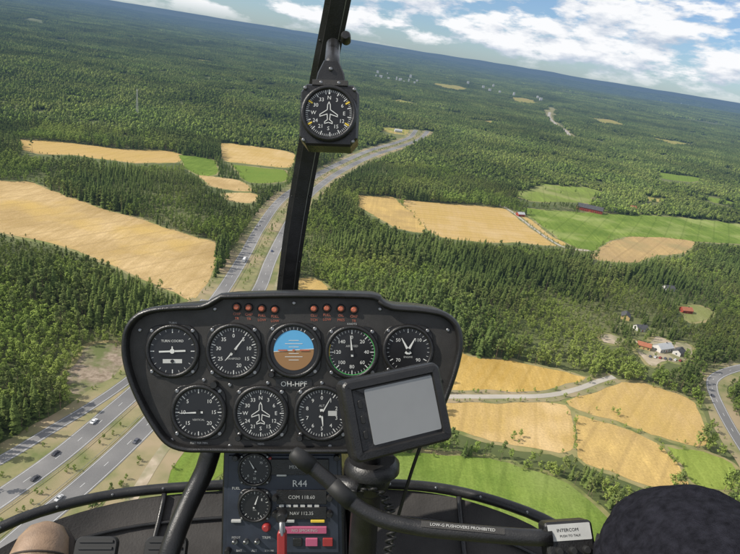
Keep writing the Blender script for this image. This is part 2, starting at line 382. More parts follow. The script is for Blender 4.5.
# ------------------------------------------------------------------ ground
rad=[0,60,110]+list(np.arange(150,1500,14.0))+[1500*1.03**i for i in range(0,40)]+[4900*1.045**i for i in range(0,63)]
nas=540
rr_=np.array(rad[1:]); aa=np.linspace(0,2*math.pi,nas,endpoint=False)
RR,AA=np.meshgrid(rr_,aa,indexing='ij'); gx=(RR*np.cos(AA)).ravel(); gy=(RR*np.sin(AA)).ravel()
gz=height(gx,gy)
vs=[(0,0,0)]+list(zip(gx.tolist(),gy.tolist(),gz.tolist())); fs=[]
for j in range(nas): fs.append((0,1+j,1+(j+1)%nas))
for k in range(len(rr_)-1):
    b0=1+k*nas;b1=b0+nas
    for j in range(nas):
        j2=(j+1)%nas; fs.append((b0+j,b1+j,b1+j2,b0+j2))
mk('ground',vs,fs,[M['ground']],smooth=True)
# ------------------------------------------------------------------ trees (prototypes)
def tree_mesh(name,kind,seed,lod=0):
    R=random.Random(seed); V=[];Fc=[];FM=[]
    def q(pts,m):
        b=len(V); V.extend(pts); Fc.append(tuple(range(b,b+len(pts)))); FM.append(m)
    def trunk(h,r0,bend=0.0):
        n=5; b=len(V); segs=3
        for k in range(segs+1):
            t=k/segs; rr=r0*(1-t*.85)
            for j in range(n):
                a=2*math.pi*j/n; V.append((rr*math.cos(a)+bend*t*t,rr*math.sin(a),h*t-(1.5 if k==0 else 0)))
        for k in range(segs):
            for j in range(n):
                Fc.append((b+k*n+j,b+k*n+(j+1)%n,b+(k+1)*n+(j+1)%n,b+(k+1)*n+j)); FM.append(1)
    def clump(c,rad,n,s,flat=.6):
        for _ in range(n):
            while True:
                d=Vector((R.uniform(-1,1),R.uniform(-1,1),R.uniform(-1,1)))
                if .05<d.length<1: break
            d=d.normalized()*(R.random()**.4)
            o=Vector((c[0]+d.x*rad,c[1]+d.y*rad,c[2]+d.z*rad*flat))
            nrm=(d.normalized()+Vector((R.uniform(-.5,.5),R.uniform(-.5,.5),R.uniform(0,.9)))).normalized()
            t1=nrm.orthogonal().normalized(); t1.rotate(Matrix.Rotation(R.uniform(0,6.28),3,nrm)); t2=nrm.cross(t1)
            ss=s*R.uniform(.6,1.3)
            q([tuple(o+t1*ss),tuple(o+t2*ss*.7),tuple(o-t1*ss),tuple(o-t2*ss*.7)],0)
    if kind=='spruce':
        h=R.uniform(16,20); trunk(h*.97,.22)
        z=h*.10; wid=R.uniform(2.6,3.3)
        while z<h-.3:
            t=(z-h*.1)/(h*.9); rr=wid*(1-t)**.72*R.uniform(.75,1.15)+.15
            nb=int(5+5*(1-t)); a0=R.uniform(0,6.28)
            for j in range(nb):
                a=a0+2*math.pi*j/nb+R.uniform(-.3,.3); l=rr*R.uniform(.55,1.25)
                ca,sa=math.cos(a),math.sin(a); w=l*.42+.12; dr=l*R.uniform(.2,.5)
                root=(0,0,z+.35); tip=(ca*l,sa*l,z-dr)
                m1=(ca*l*.55-sa*w,sa*l*.55+ca*w,z-dr*.75); m2=(ca*l*.55+sa*w,sa*l*.55-ca*w,z-dr*.75)
                mid=(ca*l*.55,sa*l*.55,z-dr*.25+.1)
                q([root,mid,m1],0);q([mid,tip,m1],0);q([root,m2,mid],0);q([mid,m2,tip],0)
            z+=h*.056*R.uniform(.8,1.2)*(1-.4*t)
        q([(.12,0,h-1),(-.06,.1,h-1),(0,0,h+.3)],0);q([(-.06,.1,h-1),(-.06,-.1,h-1),(0,0,h+.3)],0)
    elif kind=='pine':
        h=R.uniform(15,19); trunk(h*.93,.2,R.uniform(-.5,.5))
        for k in range(13):
            z=h*R.uniform(.45,.95); rr=(1-(z/h-.5)/.55)*2.4*R.uniform(.4,1); a=R.uniform(0,6.28)
            clump((rr*math.cos(a),rr*math.sin(a),z),R.uniform(1.0,1.7),26,.46,.55)
            b=len(V); c=(rr*math.cos(a),rr*math.sin(a),z)
            V.extend([(0,.06,z-.9),(0,-.06,z-.9),(c[0],c[1],c[2])]); Fc.append((b,b+1,b+2)); FM.append(1)
        clump((0,0,h*.94),1.4,30,.44,.6)
    else:
        h=R.uniform(11,15); trunk(h*.85,.16,R.uniform(-.6,.6))
        for k in range(15):
            t=R.uniform(0,1); z=h*(.25+.68*t); rr=math.sin(math.pi*(t*.8+.15))*2.7*R.uniform(.4,1); a=R.uniform(0,6.28)
            clump((rr*math.cos(a),rr*math.sin(a),z),R.uniform(1.1,1.9),26,.48,.85)
    me=bpy.data.meshes.new(name); me.from_pydata(V,[],Fc)
    me.materials.append(M[kind]); me.materials.append(M['bark']); me.polygons.foreach_set('material_index',FM); me.update()
    return bpy.data.objects.new(name,me)
c_tree=bpy.data.collections.new('tree_models')
kinds=['spruce']*5+['pine']*3+['birch']*3
for i,k in enumerate(kinds): c_tree.objects.link(tree_mesh('tree_%02d'%i,k,i+1))
def patch_mesh(name,size,ntree,seed,lod):
    R=random.Random(seed); V=[];Fc=[];FM=[]
    g=int(math.sqrt(ntree)); cell=size/g; dec=R.uniform(.35,.6)
    for ix in range(g):
        for iy in range(g):
            x=(ix+R.random())*cell-size/2; y=(iy+R.random())*cell-size/2
            kd_=R.random(); h=R.uniform(8,19); mi=0 if kd_<dec else (1 if kd_<dec+.25 else 2)
            if mi==2: h*=.8
            w=R.uniform(1.9,3.0)*(1.0 if mi==0 else 1.3)*(1.35 if lod==2 else 1)
            if lod==1:
                lv=6;nb=5
                for k in range(lv):
                    t=k/lv; 
                    if mi==0: rr=w*(1-t)**.8+.2; zz=h*(.12+.84*t)
                    else: rr=w*math.sin(math.pi*(.25+.65*t)); zz=h*(.4+.5*t)
                    a0=R.uniform(0,6.28)
                    for j in range(nb):
                        a=a0+2*math.pi*j/nb+R.uniform(-.4,.4); l=rr*R.uniform(.7,1.2); ca,sa=math.cos(a),math.sin(a); ww=l*.6
                        up=.15 if mi==0 else .09
                        b=len(V); V.extend([(x,y,zz+h*up),(x+ca*l*.8-sa*ww,y+sa*l*.8+ca*ww,zz-.3),(x+ca*l*1.1,y+sa*l*1.1,zz-.6),(x+ca*l*.8+sa*ww,y+sa*l*.8-ca*ww,zz-.3)])
                        Fc.append((b,b+1,b+2,b+3)); FM.append(mi)
            else:
                n=5;b=len(V);a0=R.uniform(0,6.28);V.append((x,y,h))
                for j in range(n):
                    a=a0+2*math.pi*j/n; rr=w*R.uniform(.7,1.2); V.append((x+rr*math.cos(a),y+rr*math.sin(a),h*R.uniform(.55,.75)))
                for j in range(n):
                    a=a0+2*math.pi*j/n; rr=w*1.0; V.append((x+rr*math.cos(a),y+rr*math.sin(a),-3))
                for j in range(n):
                    Fc.append((b,b+1+j,b+1+(j+1)%n)); FM.append(mi)
                    Fc.append((b+1+j,b+1+n+j,b+1+n+(j+1)%n,b+1+(j+1)%n)); FM.append(mi)
    me=bpy.data.meshes.new(name); me.from_pydata(V,[],Fc)
    for k in ('spruce','pine','birch'): me.materials.append(M[k])
    me.polygons.foreach_set('material_index',FM); me.update()
    return bpy.data.objects.new(name,me)
c_small=bpy.data.collections.new('forest_group_models'); c_mid=bpy.data.collections.new('forest_stand_models'); c_far=bpy.data.collections.new('distant_forest_models')
for i in range(8): c_small.objects.link(patch_mesh('group_%02d'%i,14,9,30+i,1))
for i in range(5): c_mid.objects.link(patch_mesh('stand_%02d'%i,42,81,50+i,1))
for i in range(4): c_far.objects.link(patch_mesh('far_stand_%02d'%i,210,1100,80+i,2))
def instancer(name,pts,scl,rot,idx,collection):
    me=bpy.data.meshes.new(name); me.vertices.add(len(pts)); me.vertices.foreach_set('co',np.asarray(pts,dtype=np.float32).ravel())
    for nm,ty,v in (('scl','FLOAT',scl),('rotz','FLOAT',rot),('idx','INT',idx)):
        a=me.attributes.new(nm,ty,'POINT'); a.data.foreach_set('value',np.asarray(v,dtype=np.float32 if ty=='FLOAT' else np.int32))
    me.update(); o=bpy.data.objects.new(name,me); coll.objects.link(o)
    ng=bpy.data.node_groups.new(name+'_nodes','GeometryNodeTree')
    ng.interface.new_socket('Geometry',in_out='INPUT',socket_type='NodeSocketGeometry'); ng.interface.new_socket('Geometry',in_out='OUTPUT',socket_type='NodeSocketGeometry')
    N=ng.nodes;Lk=ng.links
    gi=N.new('NodeGroupInput');go=N.new('NodeGroupOutput');ci=N.new('GeometryNodeCollectionInfo')
    ci.inputs['Collection'].default_value=collection; ci.inputs['Separate Children'].default_value=True; ci.inputs['Reset Children'].default_value=True
    ip=N.new('GeometryNodeInstanceOnPoints'); ip.inputs['Pick Instance'].default_value=True
    def na_(nm,ty):
        n=N.new('GeometryNodeInputNamedAttribute'); n.data_type=ty; n.inputs['Name'].default_value=nm
        return [s for s in n.outputs if s.enabled and s.name=='Attribute'][0]
    cx=N.new('ShaderNodeCombineXYZ'); Lk.new(na_('rotz','FLOAT'),cx.inputs[2])
    e2=N.new('FunctionNodeEulerToRotation'); Lk.new(cx.outputs[0],e2.inputs[0])
    Lk.new(gi.outputs[0],ip.inputs['Points']); Lk.new(ci.outputs[0],ip.inputs['Instance']); Lk.new(na_('idx','INT'),ip.inputs['Instance Index'])
    Lk.new(e2.outputs[0],ip.inputs['Rotation']); Lk.new(na_('scl','FLOAT'),ip.inputs['Scale']); Lk.new(ip.outputs[0],go.inputs[0])
    md=o.modifiers.new('scatter','NODES'); md.node_group=ng
    return o
A=([],[])
R=random.Random(5)
for cx,cy,sx,sy,n in ((600,86,42,1.5,34),(395,80,22,3,14),(500,94,40,3,8),(690,106,30,2,8)):
    for _ in range(n):
        px=cx+R.uniform(-sx,sx); py=cy+(px-cx)*.165+R.uniform(-sy,sy)
        g=G(px,py); 
        if g.y<0 or g.length>16000: continue
        z0=float(height_far(g.x,g.y)); s=R.uniform(4,10); box(A,g.x-s,g.x+s,g.y-8,g.y+8,z0,z0+R.uniform(20,34))
mk('distant_town',A[0],A[1],[WALLW])
# ------------------------------------------------------------------ forest scatter
def jgrid(x0,x1,y0,y1,s):
    gx,gy=np.meshgrid(np.arange(x0,x1,s),np.arange(y0,y1,s)); x=gx.ravel()+np.random.uniform(-.48,.48,gx.size)*s; y=gy.ravel()+np.random.uniform(-.48,.48,gx.size)*s
    return x,y
NEAR=1150; MID1=2000
x,y=jgrid(-1700,1700,90,NEAR,4.7)
px,py=proj(x,y,8.0); d=np.hypot(x,y)
m=(px>-100)&(px<840)&(py<670)&(d<NEAR); x,y=x[m],y[m]
den=vnoise(x,y,60,4)*.6+vnoise(x,y,17,5)*.4
m=np.random.rand(len(x))<np.clip(.15+den*2.1,0,1); x,y=x[m],y[m]
m=~blocked(x,y); x,y=x[m],y[m]
scl=np.clip(.40+.95*vnoise(x,y,75,7),.5,1.15)*np.random.uniform(.6,1.2,len(x))
mixn=vnoise(x,y,75,8)*.75+vnoise(x,y,23,18)*.25+np.random.rand(len(x))*.38-.03
idx=np.where(mixn<.55,np.random.randint(0,5,len(x)),np.where(mixn<.73,np.random.randint(5,8,len(x)),np.random.randint(8,11,len(x))))
zz=height(x,y)
m=~blocked_top(x,y,scl*15+zz); x,y,scl,idx,zz=x[m],y[m],scl[m],idx[m],zz[m]
ex=[(617,416,.55),(612,412,.4),(608,240,.6),(602,246,.7),(596,250,.5),(520,437,.5),(512,440,.6),(573,430,.35),(574,440,.4),(574,422,.3),(574,450,.5),(700,402,.8),(695,398,.7),(545,228,.4),(420,226,.5),(414,218,.4),(405,209,.4),(150,285,.6),(160,288,.7),(588,383,.5),(596,410,.25),(660,452,.6),(668,458,.5),(674,465,.6),(680,478,.6),(230,176,.5),(215,165,.6),(246,172,.5),(640,218,.6),(655,220,.6),(576,214,.6),(603,213,.6),(620,214,.6),(650,350,.5),(672,348,.6),(685,358,.5),(655,357,.4),(560,194,.6),(575,193,.7),(545,190,.6),(700,228,.5),(690,226,.6),(530,214,.6)]
ex_w=[G(a,b) for a,b,c in ex]
x=np.append(x,[g.x for g in ex_w]); y=np.append(y,[g.y for g in ex_w]); scl=np.append(scl,[c for a,b,c in ex]); idx=np.append(idx,[8+i%3 for i in range(len(ex))]); zz=np.append(zz,np.zeros(len(ex)))
bx=[];by=[]
for P_ in polys:
    for j in range(0,len(P_)):
        if np.hypot(*P_[j])<1500 and rnd()<.30: bx.append(P_[j][0]+random.uniform(-3,3)); by.append(P_[j][1]+random.uniform(-3,3))
for pl,ds in clear:
    for j in range(len(pl)-1):
        t=pl[j+1]-pl[j]; t=t/max(1e-6,np.hypot(*t))
        for s in (-1,1):
            for _ in range(4):
                if rnd()<.6:
                    o=ds*random.uniform(.78,1.2); tt=random.uniform(0,16); bx.append(pl[j][0]+t[1]*s*o+t[0]*tt); by.append(pl[j][1]-t[0]*s*o+t[1]*tt)
bx=np.array(bx);by=np.array(by)
mm=~np.any([near_line(bx,by,pl,ds*.72) for pl,ds in clear],axis=0)
bx,by=bx[mm],by[mm]
x=np.append(x,bx);y=np.append(y,by);scl=np.append(scl,np.random.uniform(.10,.34,len(bx)));idx=np.append(idx,np.random.randint(8,11,len(bx))); zz=np.append(zz,np.zeros(len(bx)))
print('near trees',len(x))
instancer('forest',np.stack([x,y,zz],1),scl,np.random.uniform(0,6.28,len(x)),idx,c_tree)
# small groups of trees for the middle ring
x,y=jgrid(-2050,2050,600,MID1,12.5)
d=np.hypot(x,y);px,py=proj(x,y,8.0); m=(px>-100)&(px<840)&(d>NEAR-4)&(d<MID1); x,y=x[m],y[m]
m=~blocked(x,y,5); x,y=x[m],y[m]
m=vnoise(x,y,60,4)*.6+vnoise(x,y,25,5)*.4>.2; x,y=x[m],y[m]
zz=height(x,y); s=np.clip(.45+.8*vnoise(x,y,75,7),.55,1.12)*np.random.uniform(.8,1.1,len(x))
m=~blocked_top(x,y,s*15+zz); x,y,s,zz=x[m],y[m],s[m],zz[m]
instancer('forest_group',np.stack([x,y,zz-.3],1),s,np.random.uniform(0,6.28,len(x)),np.random.randint(0,8,len(x)),c_small); print('groups',len(x))
x,y=jgrid(-5600,5600,1000,5600,37)
d=np.hypot(x,y);px,py=proj(x,y,8.0); m=(px>-110)&(px<850)&(d>MID1-10)&(d<5500); x,y=x[m],y[m]
m=~blocked(x,y,12); x,y=x[m],y[m]
m=vnoise(x,y,260,11)*.6+vnoise(x,y,75,12)*.4>.24; x,y=x[m],y[m]
s=.65+.5*vnoise(x,y,200,7)
instancer('forest_stand',np.stack([x,y,height(x,y)-.5],1),s,np.random.uniform(0,6.28,len(x)),np.random.randint(0,5,len(x)),c_mid); print('mid',len(x))
x,y=jgrid(-17000,17000,3000,17500,175)
d=np.hypot(x,y);px,py=proj(x,y,8.0); m=(px>-110)&(px<850)&(d>5400)&(d<17500); x,y=x[m],y[m]
m=~blocked(x,y); x,y=x[m],y[m]
m=vnoise(x,y,900,13)*.6+vnoise(x,y,260,14)*.4>.22; x,y=x[m],y[m]
instancer('distant_forest',np.stack([x,y,height(x,y)-1],1),np.random.uniform(.85,1.1,len(x)),np.random.uniform(0,6.28,len(x)),np.random.randint(0,4,len(x)),c_far); print('far',len(x))
# ------------------------------------------------------------------ radio mast
def mast(px,py,h):
    c=G(px,py); A=([],[])
    def bar(a,b,w):
        a=Vector(a);b=Vector(b);t=(b-a).normalized();u=t.orthogonal().normalized()*w;v=t.cross(u)
        add_mesh(A,[tuple(a+u),tuple(a+v),tuple(a-u),tuple(a-v),tuple(b+u),tuple(b+v),tuple(b-u),tuple(b-v)],[(0,1,5,4),(1,2,6,5),(2,3,7,6),(3,0,4,7)])
    n=16
    def leg(k,t):
        a=2*math.pi*k/3; w=3.2*(1-t)+.5; return (w*math.cos(a),w*math.sin(a),h*t)
    for k in range(3):
        for i in range(n):
            bar(leg(k,i/n),leg(k,(i+1)/n),.18); bar(leg(k,i/n),leg((k+1)%3,(i+1)/n),.1); bar(leg(k,(i+1)/n),leg((k+1)%3,(i+1)/n),.1)
    bar((0,0,h),(0,0,h+7),.1)
    for k in range(3):
        a=2*math.pi*k/3; box(A,1.2*math.cos(a)-.3,1.2*math.cos(a)+.3,1.2*math.sin(a)-.3,1.2*math.sin(a)+.3,h-4,h-1.5)
    o=mk('radio_mast',A[0],A[1],[WALLW]); o.location=c
mast(137,120,62)
# ------------------------------------------------------------------ cars
def car(path,frac,off,col,name='car',rev=False,loc=None,rot=None,sc=1.0):
    if loc is None:
        i=int(frac*(len(path)-2)); a,b=path[i],path[i+1]; t=(b-a).normalized(); q=a+Vector((t.y,-t.x,0))*off; ang=math.atan2(t.y,t.x)+(math.pi if rev else 0)
    else: q=loc; ang=rot
    e=empty(name,(q.x,q.y,.36 if loc is None else .25)); e.rotation_euler=(0,0,ang); e.scale=(sc,)*3
    if name=='truck':
        prof=[(-5,.6),(-5,3.6),(2.6,3.6),(2.6,.9),(3.0,.9),(3.0,3.0),(4.2,3.0),(5,1.9),(5,.6)]; hw=1.25; glass=[(3.4,2.0),(3.4,2.8),(4.2,2.8),(4.8,1.95)]; wx=(-4,-2.8,3.9)
    else:
        prof=[(-2.2,.35),(-2.25,.85),(-2.0,1.05),(-1.45,1.12),(-.95,1.46),(.45,1.48),(1.15,1.0),(2.0,.86),(2.25,.65),(2.2,.35)]; hw=.88; glass=[(-1.3,1.12),(-.88,1.40),(.42,1.42),(1.0,1.04)]; wx=(-1.35,1.35)
    n=len(prof); vs=[]
    for s in (-1,1):
        for (a_,b_) in prof:
            k=1.0 if b_<1.15 else .86
            vs.append((a_,s*hw*k,b_))
    fs=[tuple(range(n))[::-1],tuple(range(n,2*n))]+[(i,(i+1)%n,n+(i+1)%n,n+i) for i in range(n)]
    o=mk('body',vs,fs,[out_mat('car_paint',col,tuple(c*.9 for c in col),.5,rough=.3)]); o.parent=e
    A=([],[]); m_=len(glass)
    for s in (-1,1): add_mesh(A,[(a_,s*(hw*.95+.01),b_) for a_,b_ in glass],[tuple(range(m_))])
    w=hw*.8
    if name!='truck':
        add_mesh(A,[(.50,-w,1.47),(.50,w,1.47),(1.12,w*1.05,1.05),(1.12,-w*1.05,1.05)],[(0,1,2,3)])
        add_mesh(A,[(-1.0,-w,1.46),(-1.0,w,1.46),(-1.42,w*1.05,1.16),(-1.42,-w*1.05,1.16)],[(0,1,2,3)])
        A=( [ (v[0]+(.03 if v[0]>0.2 else -.03),v[1],v[2]+.03) if abs(v[1])<=w*1.05+.001 else v for v in A[0]],A[1])
    o=mk('windows',A[0],A[1],[GLS]); o.parent=e
    A=([],[])
    for xx in wx:
        for s in (-1,1):
            k=12
            vv=[(xx+.33*math.cos(6.283*j/k),s*hw*y_,.33+.33*math.sin(6.283*j/k)) for y_ in (.78,1.02) for j in range(k)]
            add_mesh(A,vv,[tuple(range(k)),tuple(range(k,2*k))]+[(j,(j+1)%k,k+(j+1)%k,k+j) for j in range(k)])
    o=mk('wheels',A[0],A[1],[ROOFD]); o.parent=e
def nearest(path,px,py):
    g=G(px,py); return min(range(len(path)),key=lambda i:(path[i]-g).length)/(len(path)-2)
car(roadA,nearest(roadA,28,478),2.8,(.06,.06,.07))
car(roadA,nearest(roadA,97,420),-2.8,(.75,.75,.75),sc=1.1)
car(roadA,nearest(roadA,127,393),2.8,(.6,.6,.62))
car(roadA,nearest(roadA,60,453),-2.5,(.05,.05,.06))
car(roadB,nearest(roadB,130,440),2.8,(.12,.12,.14),rev=True)
car(roadB,nearest(roadB,55,508),-2.8,(.55,.55,.55),rev=True)
car(roadA,nearest(roadA,240,262),2.8,(.7,.7,.7),'truck')
car(roadB,nearest(roadB,276,252),-2.8,(.1,.12,.2),rev=True)
car(roadA,nearest(roadA,262,226),-2.8,(.6,.6,.6))
car(roadB,nearest(roadB,300,207),2.8,(.7,.7,.7),'truck',rev=True)
car(rroad,nearest(rroad,718,400),-2,(.1,.1,.12))
for k in range(7):
    g=G(650+k*5,357+k*.7); car(None,0,0,random.choice([(.7,.7,.7),(.1,.1,.12),(.3,.05,.04),(.1,.15,.3)]),loc=g,rot=.9)
# ================================================================== COCKPIT (camera-local metres)
BLK=in_mat('black_panel_paint',(.026,.024,.022),.55,nscale=30,namt=.35,bump=.3,bscale=900)
RIM=in_mat('black_trim',(.014,.0135,.0135),.34,nscale=40,namt=.3,bump=.25,bscale=500)
DIAL=in_mat('dial_face',(.012,.012,.013),.30)
WHT=in_mat('dial_white',(.62,.62,.59),.6)
LBL=in_mat('label_white',(.42,.42,.40),.6)
ORG=in_mat('lamp_lens',(.40,.10,.045),.3,coat=.5)
RED=in_mat('red_paint',(.30,.03,.03),.4)
MAG=in_mat('magenta_label',(.42,.09,.17),.6)
BLU=in_mat('attitude_sky',(.10,.36,.62),.5); BRN=in_mat('attitude_ground',(.28,.15,.06),.5)
YEL=in_mat('dial_yellow',(.7,.5,.05),.6); GRNM=in_mat('dial_green',(.08,.5,.12),.6)
STL=in_mat('screw_steel',(.25,.25,.25),.35,metal=.9)
SCR=in_mat('screen_glass',(.25,.255,.255),.18,nscale=8,namt=.08)
GRYP=in_mat('grey_label',(.45,.45,.43),.6,nscale=20,namt=.15)
NAVY=in_mat('blue_grey_panel',(.024,.030,.044),.5,nscale=20,namt=.3)
FLR=in_mat('cabin_floor',(.028,.025,.023),.75,nscale=6,namt=.6,bump=.4)
RUB=in_mat('rubber',(.012,.012,.012),.6)
class MB:
    def __init__(s): s.v=[];s.f=[];s.m=[];s.mats=[];s.sm=[]
    def mi(s,m):
        if m not in s.mats: s.mats.append(m)
        return s.mats.index(m)
    def add(s,vs,fs,m,smooth=False,T=None):
        b=len(s.v)
        for q in vs:
            q=Vector(q); s.v.append(T@q if T is not None else q)
        k=s.mi(m)
        for f in fs: s.f.append(tuple(i+b for i in f)); s.m.append(k); s.sm.append(smooth)
    def build(s,name,parent=None):
        lo=Vector([min(q[i] for q in s.v) for i in range(3)]);hi=Vector([max(q[i] for q in s.v) for i in range(3)]);c=(lo+hi)/2
        mw=C@Matrix.Translation(c)
        o=mk(name,[q-c for q in s.v],s.f,s.mats,s.m,s.sm if any(s.sm) else False,mw=mw)
        if parent: o.parent=parent; o.matrix_parent_inverse=parent.matrix_world.inverted()
        return o
    def lathe(s,prof,m,T,n=40,smooth=True,cap=True):
        vs=[];fs=[]
        for (rr,z) in prof:
            for j in range(n):
                a=2*math.pi*j/n; vs.append((rr*math.cos(a),rr*math.sin(a),z))
        for k in range(len(prof)-1):
            for j in range(n): fs.append((k*n+j,k*n+(j+1)%n,(k+1)*n+(j+1)%n,(k+1)*n+j))
        s.add(vs,fs,m,smooth,T)
        if cap: s.add([vs[(len(prof)-1)*n+j] for j in range(n)],[tuple(range(n))],m,False,T)
    def prism(s,pts,prof,m,T,capm=None,smooth=False):
        n=len(pts); P=[Vector((a[0],a[1])) for a in pts]
        area=sum(P[i].x*P[(i+1)%n].y-P[(i+1)%n].x*P[i].y for i in range(n))
        if area<0: P=P[::-1]
        N=[]
        for i in range(n):
            t=(P[(i+1)%n]-P[i-1]).normalized(); N.append(Vector((-t.y,t.x)))
        vs=[];fs=[]
        for ins,z in prof:
            for i in range(n): q=P[i]+N[i]*ins; vs.append((q.x,q.y,z))
        for k in range(len(prof)-1):
            for j in range(n): fs.append((k*n+j,k*n+(j+1)%n,(k+1)*n+(j+1)%n,(k+1)*n+j))
        s.add(vs,fs,m,smooth,T)
        b=(len(prof)-1)*n
        s.add([vs[b+j] for j in range(n)],[tuple(range(n))],capm or m,False,T)
        s.add([vs[j] for j in range(n)],[tuple(range(n))[::-1]],m,False,T)
    def tube(s,path,rad,m,n=14,T=None,cap=True):
        if not isinstance(rad,(list,tuple)): rad=[rad]*len(path)
        t0=(path[1]-path[0]).normalized(); u=t0.orthogonal().normalized(); vs=[];fs=[]
        for i,q in enumerate(path):
            t=(path[min(i+1,len(path)-1)]-path[max(i-1,0)]).normalized()
            u=(u-t*u.dot(t)).normalized(); w=t.cross(u)
            for j in range(n):
                a=2*math.pi*j/n; vs.append(q+(u*math.cos(a)+w*math.sin(a))*rad[i])
        for k in range(len(path)-1):
            for j in range(n): fs.append((k*n+j,k*n+(j+1)%n,(k+1)*n+(j+1)%n,(k+1)*n+j))
        if cap: fs+= [tuple(range(n))[::-1],tuple(range((len(path)-1)*n,len(path)*n))]
        s.add(vs,fs,m,True,T)
_tc={}
def text_mesh(body):
    if body in _tc: return _tc[body]
    cu=bpy.data.curves.new('t','FONT'); cu.body=body; cu.align_x='CENTER'; cu.align_y='CENTER'; cu.size=1; cu.resolution_u=2
    o=bpy.data.objects.new('t',cu)
    tmp=bpy.data.scenes.new('tmp'); tmp.collection.objects.link(o)
    me=bpy.data.meshes.new_from_object(o)
    r_=([tuple(v.co) for v in me.vertices],[tuple(p_.vertices) for p_ in me.polygons])
    bpy.data.objects.remove(o); bpy.data.meshes.remove(me); bpy.data.scenes.remove(tmp); _tc[body]=r_; return r_
def text(mb,body,T,size,m,rot=0):
    v,f=text_mesh(body); mb.add(v,f,m,False,T@Matrix.Rotation(rot,4,'Z')@Matrix.Diagonal((size,size,size,1)))
def rrect(w,h,r_,n=5):
    out=[]
    for cx,cy,a0 in ((w/2-r_,h/2-r_,0),(-w/2+r_,h/2-r_,90),(-w/2+r_,-h/2+r_,180),(w/2-r_,-h/2+r_,270)):
        for k in range(n+1):
            a=math.radians(a0+90*k/n); out.append((cx+r_*math.cos(a),cy+r_*math.sin(a)))
    return out
def bar2(mb,T,ang,r0,r1,w,z,m,w1=None):
    ca,sa=math.cos(ang),math.sin(ang); w1=w if w1 is None else w1
    mb.add([(ca*r0-sa*w/2,sa*r0+ca*w/2,z),(ca*r0+sa*w/2,sa*r0-ca*w/2,z),(ca*r1+sa*w1/2,sa*r1-ca*w1/2,z),(ca*r1-sa*w1/2,sa*r1+ca*w1/2,z)],[(0,1,2,3)],m,False,T)
def plane_icon(mb,T,s,z,m,outline=False):
    pts=[(0,1),(.12,.75),(.14,.3),(.8,-.15),(.8,-.32),(.14,-.1),(.1,-.6),(.35,-.8),(.35,-.95),(0,-.85)]
    P=pts+[(-a,b) for a,b in pts[-2:0:-1]]
    n=len(P)
    for i in range(n):
        a=Vector(P[i])*s;b=Vector(P[(i+1)%n])*s;t=(b-a).normalized()*s*.035;nn=Vector((-t.y,t.x))
        mb.add([(*(a+nn-t),z),(*(a-nn-t),z),(*(b-nn+t),z),(*(b+nn+t),z)],[(0,1,2,3)],m,False,T)
